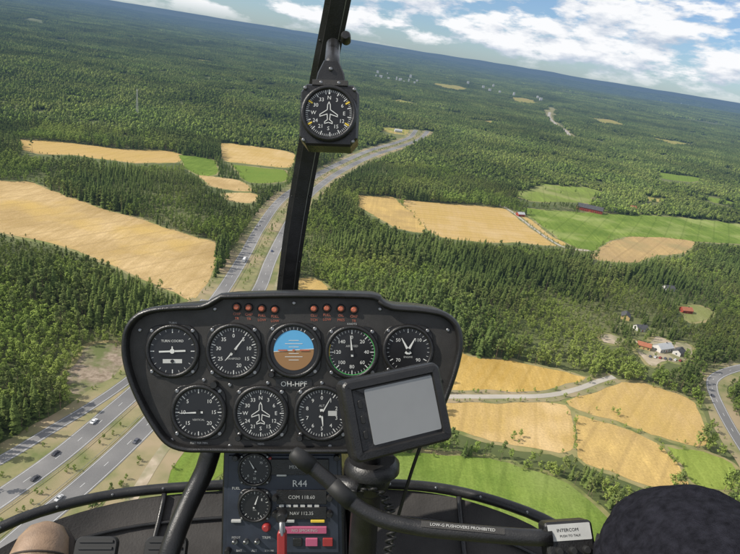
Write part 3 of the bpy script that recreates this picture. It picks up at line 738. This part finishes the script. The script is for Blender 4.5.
def dial(parent,name,px,py,rpx,dep,kind,ticks=40,nums=None,needles=(),T=None,base=True):
    R=rpx/F*dep
    T=T or Matrix.Translation(Lc(px,py,dep))
    mb=MB()
    mb.lathe([(R*1.13,-.001),(R*1.13,.003),(R*1.08,.0055),(R*1.0,.006),(R*.955,.004),(R*.95,.0012)],RIM,T,cap=False)
    if base:
        mb.prism(rrect(R*2.16,R*2.16,R*.55),[(0,-.001),(0,.0012),(.0008,.002)],RIM,T)
        for a in (45,135,225,315):
            q=Matrix.Translation((R*1.2*math.cos(math.radians(a))*1.0,R*1.2*math.sin(math.radians(a)),.002))
            mb.lathe([(R*.09,0),(R*.09,.0015),(R*.06,.0022)],STL,T@q,n=10)
    zf=.0024
    mb.lathe([(R*.97,.0012),(R*.965,zf)],DIAL,T,smooth=False)
    z1=zf+.0004;z2=zf+.0014
    th=lambda k,n,a0=90:math.radians(a0-360*k/n)
    if kind=='attitude':
        for col,a0,a1 in ((BLU,0,180),(BRN,180,360)):
            pts=[(R*.80*math.cos(math.radians(a0+(a1-a0)*k/24+4)),R*.80*math.sin(math.radians(a0+(a1-a0)*k/24+4)),z1) for k in range(25)]
            mb.add(pts,[tuple(range(25))],col,False,T)
        bar2(mb,T,math.radians(4),-R*.8,R*.8,R*.03,z1+.0003,WHT)
        for k,wd in ((1,.2),(2,.35),(3,.2),(-1,.2),(-2,.35),(-3,.2)):
            mb.add([(-R*wd,R*k*.13-R*.012,z1+.0003),(R*wd,R*k*.13-R*.012,z1+.0003),(R*wd,R*k*.13+R*.012,z1+.0003),(-R*wd,R*k*.13+R*.012,z1+.0003)],[(0,1,2,3)],WHT,False,T)
        for s_ in (-1,1): bar2(mb,T,0 if s_>0 else math.pi,R*.25,R*.62,R*.06,z2,ORG)
        mb.lathe([(R*.05,z1),(R*.05,z2)],ORG,T,n=10)
        for a in (30,60,70,80,90,100,110,120,150): bar2(mb,T,math.radians(a),R*.82,R*.92,R*.025,z1,WHT)
    else:
        for k in range(ticks):
            big=(k%5==0); bar2(mb,T,th(k,ticks),R*(.76 if big else .83),R*.92,R*(.035 if big else .016),z1,WHT)
        if nums:
            for k,t_ in enumerate(nums):
                if t_=='' : continue
                a=th(k,len(nums)); text(mb,t_,T@Matrix.Translation((R*.61*math.cos(a),R*.61*math.sin(a),z1)),R*.21,WHT)
        if kind=='heading': plane_icon(mb,T,R*.44,z2,WHT,True)
        if kind=='turn':
            bar2(mb,T,math.radians(2),-R*.55,R*.55,R*.07,z2,WHT); mb.lathe([(R*.1,z1),(R*.1,z2+.0003)],WHT,T,n=14)
            bar2(mb,T,math.pi/2,0,R*.2,R*.05,z2,WHT)
            mb.add([(-R*.4,-R*.5,z1),(R*.4,-R*.5,z1),(R*.4,-R*.33,z1),(-R*.4,-R*.33,z1)],[(0,1,2,3)],GRYP,False,T)
            mb.lathe([(R*.075,z1),(R*.075,z2)],DIAL,T@Matrix.Translation((0,-R*.415,0)),n=12)
            text(mb,'TURN COORD',T@Matrix.Translation((0,R*.42,z1)),R*.14,WHT)
        if kind=='speed':
            for a0,a1,col in ((60,-170,GRNM),(-170,-200,YEL)):
                n=26
                for k in range(n):
                    b0=math.radians(a0+(a1-a0)*k/n);b1=math.radians(a0+(a1-a0)*(k+1)/n)
                    mb.add([(R*.93*math.cos(b0),R*.93*math.sin(b0),z1+.0003),(R*.99*math.cos(b0),R*.99*math.sin(b0),z1+.0003),(R*.99*math.cos(b1),R*.99*math.sin(b1),z1+.0003),(R*.93*math.cos(b1),R*.93*math.sin(b1),z1+.0003)],[(0,1,2,3)],col,False,T)
            text(mb,'AIRSPEED',T@Matrix.Translation((0,R*.25,z1)),R*.12,LBL)
        if kind=='alt': text(mb,'ALT',T@Matrix.Translation((0,R*.3,z1)),R*.13,LBL)
        if kind=='g': text(mb,name.split('_')[0].upper()[:8],T@Matrix.Translation((0,-R*.3,z1)),R*.11,LBL)
        for a,l,w in needles:
            bar2(mb,T,math.radians(a),-R*.18,R*l,R*w*1.2,z2+.0003,WHT,R*w*.25)
        if needles: mb.lathe([(R*.09,z1),(R*.09,z2+.001)],RIM,T,n=14)
    if kind in('alt',): mb.add([(R*.25,-R*.1,z1),(R*.6,-R*.1,z1),(R*.6,R*.1,z1),(R*.25,R*.1,z1)],[(0,1,2,3)],GRYP,False,T)
    if kind in ('alt','heading','attitude') and base:
        mb.lathe([(R*.13,0),(R*.13,.010),(R*.10,.012)],RIM,T@Matrix.Translation((-R*.86,-R*.95,0)),n=16)
    return mb.build(name,parent)
D=.90
pan=empty('instrument_panel',C@Lc(294,370,D))
k=D/F
def P2(l): return [((a-370)*k,(277-b)*k) for a,b in l]
outl=[(222,293),(297,291.5),(372,293),(382,298),(392,304),(425,307),(446,312),(459,324),(463,342),(460,362),(452,388),(442,412),(430,432),(412,446),(385,452),(300,453),(215,452),(185,451),(166,443),(150,422),(136,396),(127,372),(123,350),(125,330),(135,315),(152,307),(180,304),(203,303),(213,298)]
dn=smooth_path([Vector((a,b,0)) for a,b in outl+[outl[0]]],5)[:-1]
mb=MB()
T0=Matrix.Translation((0,0,-D))
mb.prism(P2([(q.x,q.y) for q in dn]),[(.012,-.16),(.0,-.12),(0,.004),(.002,.011),(.005,.0135),(.007,.0135),(.0095,.010),(.0105,.0)],RIM,T0,capm=BLK,smooth=True)
mb.build('panel_shell',pan)
dial(pan,'turn_coordinator',173,351,24,D-.001,'turn',ticks=20)
dial(pan,'manifold_gauge',234,351,25,D-.001,'g',ticks=50,nums=['0','5','10','15','20','','25','30','35'],needles=((52,.72,.08),(228,.5,.07)))
dial(pan,'attitude_indicator',294,350,25,D-.001,'attitude')
dial(pan,'airspeed_indicator',352,352,24,D-.001,'speed',ticks=40,nums=['0','20','40','60','80','100','120','140'],needles=((95,.7,.08),))
dial(pan,'engine_tachometer',408,350,23,D-.001,'g',ticks=30,nums=['','110','','90','','70','','50'],needles=((60,.6,.12),(118,.6,.12)))
dial(pan,'vertical_speed_indicator',199,412,25,D-.001,'g',ticks=40,nums=['','10','15','20','','15','10','5'],needles=((182,.75,.07),))
dial(pan,'heading_indicator',261,413,25,D-.001,'heading',ticks=60,nums=['N','3','6','E','12','15','S','21','24','W','30','33'])
dial(pan,'altimeter',322,413,25,D-.001,'alt',ticks=50,nums=['0','1','2','3','4','5','6','7','8','9'],needles=((60,.72,.06),(275,.5,.10)))
mb=MB()
zt=lambda a,b,z=.0:Matrix.Translation(Lc(a,b,D)+Vector((0,0,z)))
for a,b in ((237,308),(249,308.5),(262,309.5),(275,310.5),(314,309.5),(327,309),(341,309.5),(354,310.5)):
    mb.lathe([(.0068,0),(.0068,.003),(.0055,.004)],RIM,zt(a,b-1),n=18); mb.lathe([(.0048,.003),(.0045,.005),(.003,.0062)],ORG,zt(a,b-1),n=18)
    t_=random.choice([('FUEL','LOW'),('MAIN','TEMP'),('OIL','PRES'),('CHIP','TR'),('CLU','TCH')])
    text(mb,t_[0],zt(a,b+6,.0008),.0055,ORG); text(mb,t_[1],zt(a,b+10.5,.0008),.0055,ORG)
mb.prism(P2([(276,379),(312,379),(312,389),(276,389)]),[(0,-.001),(0,.0015)],RIM,T0)
text(mb,'OH-HPF',zt(294,384,.0022),.0115,WHT)
for q,t_ in (((173,320),'TURN'),((199,440),'FEET PER MIN'),((261,441),'HDG'),((352,321),'KNOTS')): text(mb,t_,zt(q[0],q[1]+3,.0008),.0045,LBL)
for a,b in ((140,330),(150,415),(172,440),(230,446),(330,446),(448,330),(440,380),(215,309),(380,309),(294,303),(204,380),(352,384),(268,383),(322,383),(230,385)):
    mb.lathe([(.0032,0),(.0032,.0012),(.002,.0018)],STL,zt(a,b),n=10)
for a,b in ((386,380),(400,384),(215,384)): mb.lathe([(.006,0),(.006,.008),(.005,.010)],RIM,zt(a,b),n=16)
mb.build('warning_lamps_and_labels',pan)
# ---- pedestal console
ped=empty('centre_console',C@Lc(282,510,.92))
mb=MB(); D2=.925; k2=D2/F
TT=Matrix.Translation((0,0,-D2))
def P3(l): return [((a-370)*k2,(277-b)*k2) for a,b in l]
mb.prism(P3([(224,440),(341,440),(343,500),(346,660),(219,660),(222,500)]),[(0,-.22),(0,-.002),(.003,0)],RIM,TT,capm=NAVY)
mb.prism(P3([(229,455),(337,455),(339,552),(227,552)]),[(0,-.001),(0,.002),(.001,.003)],NAVY,TT)
def z3(a,b,z=.003): return Matrix.Translation(Lc(a,b,D2)+Vector((0,0,z)))
for a,b,w,h,m_ in ((302,496,50,14,RIM),(302,512,50,12,RIM),(305,529,44,7,MAG),(312,541,12,8,MAG),(328,541,10,8,RED),(298,541,9,8,RIM),(300,466,58,16,RIM),(320,474,14,3,MAG),(282,474,10,3,GRYP),(318,520,14,3,YEL),(290,520,10,3,GRYP),(237,520,10,3,GRYP),(268,449.5+8,8,3,RED)):
    mb.prism(rrect(w*k2,h*k2,.0012,3),[(0,-.001),(0,.003),(.0008,.004)],m_,z3(a,b,.002))
text(mb,'R44',z3(300,483,.0042),.015,WHT)
for t_,a,b,s_ in (('COM 118.60',302,496,.008),('NAV 112.35',302,512,.0075),('OIL',255,487,.006),('FUEL',237,487,.006),('TRIM',267,536,.006),('PITOT',237,536,.005),('NO SMOKING',305,529,.0065),('MIXTURE',300,466,.008),('BAT',240,549,.005),('ALT',255,549,.005),('STROBE',270,549,.004)):
    text(mb,t_,z3(a,b,.0065),s_,LBL)
for a,b in ((330,496),(330,512),(276,496),(276,512),(237,456),(337,456),(229,549)):
    mb.lathe([(.005,0),(.005,.009),(.004,.011)],RIM,z3(a,b),n=14)
for a in (282,289,296,303,310,317): mb.prism(rrect(4.5*k2,3*k2,.0008,2),[(0,0),(0,.003)],GRYP,z3(a,505,.002))
for i,a in enumerate((236,247,258)):
    mb.lathe([(.004,0),(.004,.004)],STL,z3(a,540),n=12)
    q=Lc(a,540,D2); mb.tube([q,q+Vector((0,.004,.018))],[.002,.0028],STL,n=8)
mb.lathe([(.007,0),(.007,.004),(.005,.008),(.004,.009)],RED,z3(267,526),n=18)
mb.build('console_body',ped)
dial(ped,'oil_gauge',255,469,15,D2-.004,'g',ticks=24,nums=['','75','','','25','0','',''],needles=((120,.7,.1),))
dial(ped,'fuel_gauge',255,505,15,D2-.004,'g',ticks=24,nums=['','E','','F','','',''],needles=((70,.7,.1),))
mb=MB()
q0=Lc(283,560,.86);q1=Lc(282,522,.85); mb.tube([q0,q1],.0045,STL,n=12)
mb.prism(rrect(.013,.045,.006),[(0,-.006),(0,.004),(.002,.006)],RED,Matrix.Translation(Lc(282,545,.855)))
mb.lathe([(.009,-.008),(.009,.004),(.006,.008)],RIM,Matrix.Translation(Lc(282,517,.86)),n=20)
mb.build('mixture_lever',ped)
# ---- canopy frames
mb=MB()
path=smooth_path([Lc(354,-90,.88),Lc(338,0,.95),Lc(322,80,1.02),Lc(307,160,1.09),Lc(295,230,1.14),Lc(287,292,1.18),Lc(281,350,1.2),Lc(278,480,1.2)],.03)
n=len(path)
def strip(mb,path,prof,m):
    vs=[];fs=[];n=len(path);kk=len(prof)
    for i,q in enumerate(path):
        t=(path[min(i+1,n-1)]-path[max(i-1,0)]).normalized(); v=-q.normalized(); s_=t.cross(v).normalized(); v=s_.cross(t).normalized()
        if v.dot(-q)<0: v=-v
        for a,b in prof: vs.append(q+s_*a+v*b)
    for i in range(n-1):
        for j in range(kk): fs.append((i*kk+j,i*kk+(j+1)%kk,(i+1)*kk+(j+1)%kk,(i+1)*kk+j))
    mb.add(vs,fs,m,False)
strip(mb,path,[(-.021,0),(-.021,.006),(-.012,.009),(-.011,.016),(.011,.016),(.012,.009),(.021,.006),(.021,0),(0,-.01)],RIM)
strip(mb,path,[(-.0135,.0175),(-.0120,.0175),(-.0120,.0135),(-.0135,.0135)],STL)
for i in range(2,n-1,4):
    q=path[i]
    for s_ in (-.0165,.0165):
        v=-q.normalized(); c=q+Vector((s_,0,0))+v*.007
        mb.lathe([(.0022,0),(.0022,.0015),(.0012,.0022)],RIM,Matrix.Translation(c),n=8)
mb.lathe([(.008,-.01),(.008,.010),(.006,.013)],RIM,Matrix.Translation(Lc(346,38,.95)),n=16)
mb.build('windshield_centre_post')
mb=MB()
bow=smooth_path([Lc(-60,560,1.12),Lc(0,528,1.18),Lc(40,512,1.22),Lc(95,498,1.27),Lc(150,490,1.3),Lc(222,485,1.32),Lc(300,483,1.33),Lc(390,484,1.32),Lc(450,490,1.3),Lc(510,506,1.25),Lc(560,528,1.2),Lc(620,570,1.13)],.03)
mb.tube(bow,.0115,RIM,n=14)
for i in range(3,len(bow)-3,3): mb.lathe([(.003,0),(.003,.002),(.002,.003)],STL,Matrix.Translation(bow[i]+(-bow[i].normalized())*.0115),n=8)
mb.build('windshield_lower_frame')
mb=MB(); rows=8; vs=[];fs=[]; nb=len(bow)
for i,q in enumerate(bow):
    for j in range(rows+1):
        t=j/rows
        b=Vector((q.x*.93,q.y-.30*t**1.3-.012,q.z+.42*t*t*.9+.05*t)); vs.append(b)
for i in range(nb-1):
    for j in range(rows): fs.append((i*(rows+1)+j,(i+1)*(rows+1)+j,(i+1)*(rows+1)+j+1,i*(rows+1)+j+1))
mb.add(vs,fs,FLR,True)
for i in range(4,nb-2,7):
    rib=[vs[i*(rows+1)+j]+Vector((0,.006,.006)) for j in range(rows+1)]; mb.tube(rib,.006,RIM,n=8)
for j in (2,5): mb.tube([vs[i*(rows+1)+j]+Vector((0,.004,.004)) for i in range(nb)],.004,RIM,n=8)
mb.build('cabin_floor')
mb=MB()
st=smooth_path([Lc(214,440,1.0),Lc(205,470,1.0),Lc(188,505,.98),Lc(172,545,.95),Lc(150,620,.92)],.02)
mb.tube(st,[.017]*len(st),RIM,n=14)
st=smooth_path([Lc(352,470,1.05),Lc(356,520,1.0),Lc(360,640,.95)],.02); mb.tube(st,.017,RIM,n=14)
mb.build('panel_support_strut')
mb=MB()
for a in (95,165):
    TPd=Matrix.Translation(Lc(a,552,1.02))@Matrix.Rotation(math.radians(-25),4,'X')
    mb.prism(rrect(.075,.05,.012),[(0,-.008),(0,0),(.002,.002)],RUB,TPd)
    for j in range(4): mb.prism([(-.03,-.018+j*.011),(.03,-.018+j*.011),(.03,-.014+j*.011),(-.03,-.014+j*.011)],[(0,.001),(0,.0045)],RUB,TPd)
    mb.tube([TPd@Vector((0,0,-.006)),Lc(a+5,600,1.05)],.010,RIM,n=12)
mb.build('anti_torque_pedals')
# ---- GPS display
gps=empty('navigation_display',C@Lc(398,411,.70))
TG=Matrix.Translation(Lc(398,411.5,.70))@Matrix.Rotation(math.radians(9),4,'Z')@Matrix.Rotation(math.radians(17),4,'Y')@Matrix.Rotation(math.radians(-6),4,'X')
mb=MB()
mb.prism(rrect(.129,.098,.010),[(.006,-.034),(.0,-.026),(0,-.006),(.0015,0),(.004,.0025),(.0115,.0028),(.0135,-.0005)],RIM,TG,capm=RIM,smooth=False)
mb.prism(rrect(.088,.066,.002,3),[(0,-.001),(0,.0008)],SCR,TG@Matrix.Translation((.007,.001,0)))
for i in range(3): mb.prism(rrect(.005,.010,.002,3),[(0,-.001),(0,.0008),(.0006,.0014)],RUB,TG@Matrix.Translation((-.0445,.018-i*.018,0)))
mb.build('display_body',gps)
mb=MB()
a=TG@Vector((-.03,-.02,-.034)); b=Lc(372,470,.76); c=Lc(366,500,.80)
mb.tube([a,b],.012,RIM,n=18); mb.lathe([(.004,-.03),(.017,-.026),(.024,-.012),(.026,0),(.024,.012),(.017,.022),(.004,.026)],RIM,Matrix.Translation(Lc(371,478,.76)),n=24)
mb.lathe([(.036,-.006),(.036,.004),(.030,.010)],RIM,Matrix.Translation(Lc(372,466,.755))@Matrix.Rotation(math.radians(-80),4,'X'),n=28)
mb.tube(smooth_path([b,c,Lc(362,560,.84),Lc(360,640,.86)],.02),.02,RIM,n=18)
mb.lathe([(.012,-.02),(.014,0),(.014,.018),(.010,.022)],RIM,Matrix.Translation(Lc(346,487,.74))@Matrix.Rotation(math.radians(60),4,'Y'),n=18)
mb.build('display_mount',gps)
mb=MB()
mb.tube(smooth_path([TG@Vector((.03,-.045,-.02)),Lc(412,470,.74),Lc(403,500,.76),Lc(392,540,.78),Lc(380,600,.8)],.015),.0022,RUB,n=8)
pts=[];base=smooth_path([Lc(352,492,.72),Lc(375,490,.72),Lc(388,505,.73),Lc(392,530,.75),Lc(384,570,.77)],.002)
for i,q in enumerate(base):
    a_=i*1.1; pts.append(q+Vector((math.cos(a_)*.006,0,math.sin(a_)*.006))+Vector((0,.003*math.sin(a_),0)))
mb.tube(pts,.0017,RUB,n=6)
mb.build('display_cables',gps)
# ---- compass
cp=empty('magnetic_compass',C@Lc(329,113,.78)); DC=.78; kc=DC/F
mb=MB(); TC=Matrix.Translation(Lc(329,114,DC))@Matrix.Rotation(math.radians(-2),4,'Z')
w=.079; 
octo=[(-.5,.36),(-.40,.5),(.40,.5),(.5,.36),(.5,-.38),(.38,-.52),(-.38,-.52),(-.5,-.38)]
mb.prism([(a*w,b*w*1.03) for a,b in octo],[(.008,-.06),(0,-.045),(0,-.004),(.0025,0)],RIM,TC)
mb.prism([(-.022,.036),(.022,.036),(.018,.058),(.010,.075),(-.010,.075),(-.018,.058)],[(0,-.03),(0,-.008),(.002,-.005)],RIM,TC)
mb.prism([(-.024,.0375),(.024,.0375),(.024,.046),(-.024,.046)],[(0,-.03),(0,.000),(.001,.002)],BLK,TC)
for a,b in ((-.033,.034),(.033,.034),(-.033,-.036),(.033,-.036),(0,.062),(-.012,.042),(.012,.042)): mb.lathe([(.0028,-.002),(.0028,.0016),(.0015,.0024)],STL,TC@Matrix.Translation((a,b,-.0 if b<.05 else -.004)),n=10)
a=TC@Vector((0,.06,-.02)); mb.tube([a,Lc(333,45,.93)],.011,RIM,n=14); mb.tube([TC@Vector((0,.02,-.045)),Lc(318,110,1.02)],.014,RIM,n=14)
mb.build('compass_housing',cp)
dial(cp,'compass_dial',329,114,25,DC,'heading',ticks=72,nums=['N','3','6','E','12','15','S','21','24','W','30','33'],T=TC@Matrix.Translation((0,0,.0015)),base=False)
mb=MB()
for a_,m_ in ((90,WHT),(30,YEL),(-30,YEL),(210,YEL),(150,YEL)): bar2(mb,TC,math.radians(a_),.0255,.0315,.0022,.0048,m_)
mb.build('compass_marks',cp)
# ---- cyclic
cyc=empty('cyclic_control',C@Lc(420,520,.64))
mb=MB()
path=smooth_path([Lc(300,458,.66),Lc(312,467,.66),Lc(332,484,.655),Lc(352,503,.65),Lc(380,519,.64),Lc(420,528,.63),Lc(470,533,.62),Lc(520,537,.61),Lc(552,538,.605)],.012)
mb.tube(path,.0086,RIM,n=20)
mb.tube([path[0]+(path[0]-path[1]).normalized()*.012,path[0]+(path[0]-path[1]).normalized()*.010,path[0],path[1]],[.004,.0080,.0100,.0100],RUB,n=20)
mb.tube([path[3],path[4],path[5]],.0096,RUB,n=20)
mb.build('cyclic_bar',cyc)
mb=MB()
a0=Lc(423,528.3,.6295);b0=Lc(503,535.8,.6135)
ax=(b0-a0).normalized(); vw=-(a0+b0).normalized(); upv=(Vector((0,1,0))-ax*ax.y).normalized(); nrm=(vw*.8+upv*.6); nrm=(nrm-ax*nrm.dot(ax)).normalized(); yv=nrm.cross(ax)
cpt=(a0+b0)/2+nrm*.0094
TP=Matrix(((ax.x,yv.x,nrm.x,cpt.x),(ax.y,yv.y,nrm.y,cpt.y),(ax.z,yv.z,nrm.z,cpt.z),(0,0,0,1)))
mb.add([(-.044,-.0035,-.0003),(.044,-.0035,-.0003),(.044,.0035,-.0003),(-.044,.0035,-.0003)],[(0,1,2,3)],BLK,False,TP)
text(mb,'LOW-G PUSHOVERS PROHIBITED',TP@Matrix.Translation((0,0,.0003)),.0046,LBL)
TB=Matrix.Translation(Lc(571,542,.60))@Matrix.Rotation(math.radians(4),4,'Z')@Matrix.Rotation(math.radians(-18),4,'X')
mb.prism(rrect(.050,.040,.005),[(.003,-.03),(0,-.026),(0,-.003),(.003,0)],RIM,TB)
mb.prism(rrect(.044,.016,.001,3),[(0,-.001),(0,.0008)],GRYP,TB@Matrix.Translation((0,.0095,0)))
text(mb,'INTERCOM',TB@Matrix.Translation((-.002,.0115,.0012)),.0045,RIM); text(mb,'PUSH TO TALK',TB@Matrix.Translation((0,.006,.0012)),.0032,RIM)
for a in (-.014,0,.014): mb.lathe([(.004,0),(.004,.005),(.003,.007)],RUB,TB@Matrix.Translation((a,-.008,0)),n=14)
mb.tube([Lc(595,545,.60),Lc(640,560,.58),Lc(700,600,.55)],.012,RIM,n=18)
mb.build('cyclic_placard_box',cyc)
# ---- pilot leg
JEAN=in_mat('navy_cloth',(.018,.018,.024),.95,spec=.06,nscale=110,namt=.5,bump=1.0,bscale=900)
def organic(name,path,rad,m,n=96,amp=.004):
    mb=MB(); P=smooth_path(path,.004); cum=[0]
    for i in range(1,len(path)): cum.append(cum[-1]+(path[i]-path[i-1]).length)
    Ls=[0]
    for i in range(1,len(P)): Ls.append(Ls[-1]+(P[i]-P[i-1]).length)
    Rr=[float(np.interp(L_*cum[-1]/Ls[-1],cum,rad)) for L_ in Ls]
    mb.tube(P,Rr,m,n=n)
    for i,q in enumerate(mb.v):
        d=mnoise.noise_vector(q*14)*amp
        w_=mnoise.noise(Vector((q.x*8+q.y*14,q.y*34,q.z*16))); fold=-(1-min(1,abs(w_)*5))*amp*1.2
        c_=P[min(i//n,len(P)-1)]; mb.v[i]=q+d+(q-c_).normalized()*fold
    return mb.build(name)
organic('pilot_leg',[Vector((.42,-.44,.10)),Vector((.38,-.40,-.15)),Vector((.315,-.325,-.36)),Lc(696,584,.54),Lc(678,594,.60),Lc(664,650,.68),Lc(650,760,.75),Lc(640,900,.85)],[.13,.12,.105,.087,.078,.064,.058,.05],JEAN)
# ---- shoe on pedal
SH=in_mat('tan_leather',(.25,.165,.105),.55,nscale=30,namt=.3,bump=.4,bscale=300); SOLE=in_mat('shoe_sole',(.04,.028,.02),.7)
def loft(T,secs,m,n=24):
    mb=MB(); vs=[];fs=[]
    for (yy,w_,h_,zc) in secs:
        for j in range(n):
            a=2*math.pi*j/n; cz=math.sin(a); vs.append((w_*math.cos(a),yy,zc+h_*(cz if cz>0 else cz*.35)))
    for k_ in range(len(secs)-1):
        for j in range(n): fs.append((k_*n+j,k_*n+(j+1)%n,(k_+1)*n+(j+1)%n,(k_+1)*n+j))
    fs+=[tuple(range(n)),tuple(range((len(secs)-1)*n,len(secs)*n))]
    mb.add(vs,fs,m,True,T)
    return mb
TS=Matrix.Translation(Lc(33,580,1.03))@Matrix.Rotation(math.radians(8),4,'Y')@Matrix(((1,0,0,0),(0,.75,.66,0),(0,-.66,.75,0),(0,0,0,1)))
secs=[(-.19,.03,.05,.0),(-.17,.040,.085,.0),(-.10,.042,.095,.0),(-.05,.043,.070,.0),(0,.048,.055,0),(.04,.050,.044,0),(.07,.044,.036,0),(.09,.030,.026,0),(.098,.012,.012,0)]
mb=loft(TS,secs,SH); 
s2=loft(TS,[(a,b*1.12+.002,.016,-.012) for a,b,c,d in secs],SOLE)
mb.add(s2.v,s2.f,SOLE,True)
cap_=[TS@Vector((.05*math.cos(t_)*.98,.035,.0455*math.sin(t_))) for t_ in [math.pi*j/16 for j in range(17)]]
mb.tube(cap_,.0022,SOLE,n=6)
for t_ in (-.06,-.04,-.02,0.0):
    pts=[TS@Vector((xx*.018,t_+.006*xx,.0+.063+ -t_*.32 -.002*abs(xx))) for xx in (-1,-.5,0,.5,1)]
    mb.tube(pts,.0022,SOLE,n=6)
mb.build('leather_shoe')
# ------------------------------------------------------------------ light & sky
S=Vector((-.82,-.10,.66)).normalized()
el=math.asin(S.z); az=math.atan2(S.x,S.y)
sun=bpy.data.lights.new('sun','SUN'); sun.energy=5.0; sun.angle=math.radians(.53); sun.color=(1,.94,.84)
so=bpy.data.objects.new('sun',sun); coll.objects.link(so); so.rotation_euler=(-S).to_track_quat('-Z','Y').to_euler(); so.location=(0,0,500)
wd=bpy.data.worlds.new('World'); scene.world=wd; wd.use_nodes=True; wd.node_tree.nodes.clear()
nt=NT(wd)
sky=nt.add('ShaderNodeTexSky'); sky.sky_type='NISHITA'; sky.sun_disc=False; sky.sun_elevation=el; sky.sun_rotation=az; sky.air_density=1.0; sky.dust_density=.2; sky.ozone_density=2.5; sky.altitude=200
g=nt.add('ShaderNodeTexCoord').outputs['Generated']
sx=nt.add('ShaderNodeSeparateXYZ'); nt.link(g,sx.inputs[0])
tint=nt.mix(nt.remap(sx.outputs[2],0,.30),(.60,.80,1.14),(1.0,1.0,1.05))
bg=nt.add('ShaderNodeBackground'); nt.link(nt.mix(1.0,sky.outputs[0],tint,'MULTIPLY'),bg.inputs[0]); bg.inputs[1].default_value=.105
def cl(offz):
    mp=nt.add('ShaderNodeMapping'); mp.inputs['Scale'].default_value=(1,1,3.0); mp.inputs['Location'].default_value=(.37,.1,offz+.2); nt.link(g,mp.inputs[0])
    return nt.noise(mp.outputs[0],9.0,12,.58)
n0=cl(0); n1=cl(.05)
cov=nt.remap(sx.outputs[2],.0,.10,.045,.115)
mask=nt.remap(nt.math('ADD',n0,cov),.54,.62)
shade=nt.remap(nt.math('SUBTRACT',n0,n1),-.12,.06)
col=nt.mix(shade,(.52,.60,.72),(.97,.98,1.0))
bg2=nt.add('ShaderNodeBackground'); nt.link(col,bg2.inputs[0]); bg2.inputs[1].default_value=1.0
up=nt.remap(sx.outputs[2],-.005,.02)
mx=nt.add('ShaderNodeMixShader'); nt.link(nt.math('MULTIPLY',mask,up),mx.inputs[0]); nt.link(bg.outputs[0],mx.inputs[1]); nt.link(bg2.outputs[0],mx.inputs[2])
o=nt.add('ShaderNodeOutputWorld'); nt.link(mx.outputs[0],o.inputs[0])
scene.view_settings.view_transform='Standard'; scene.view_settings.look='None'; scene.view_settings.exposure=0
print('done')
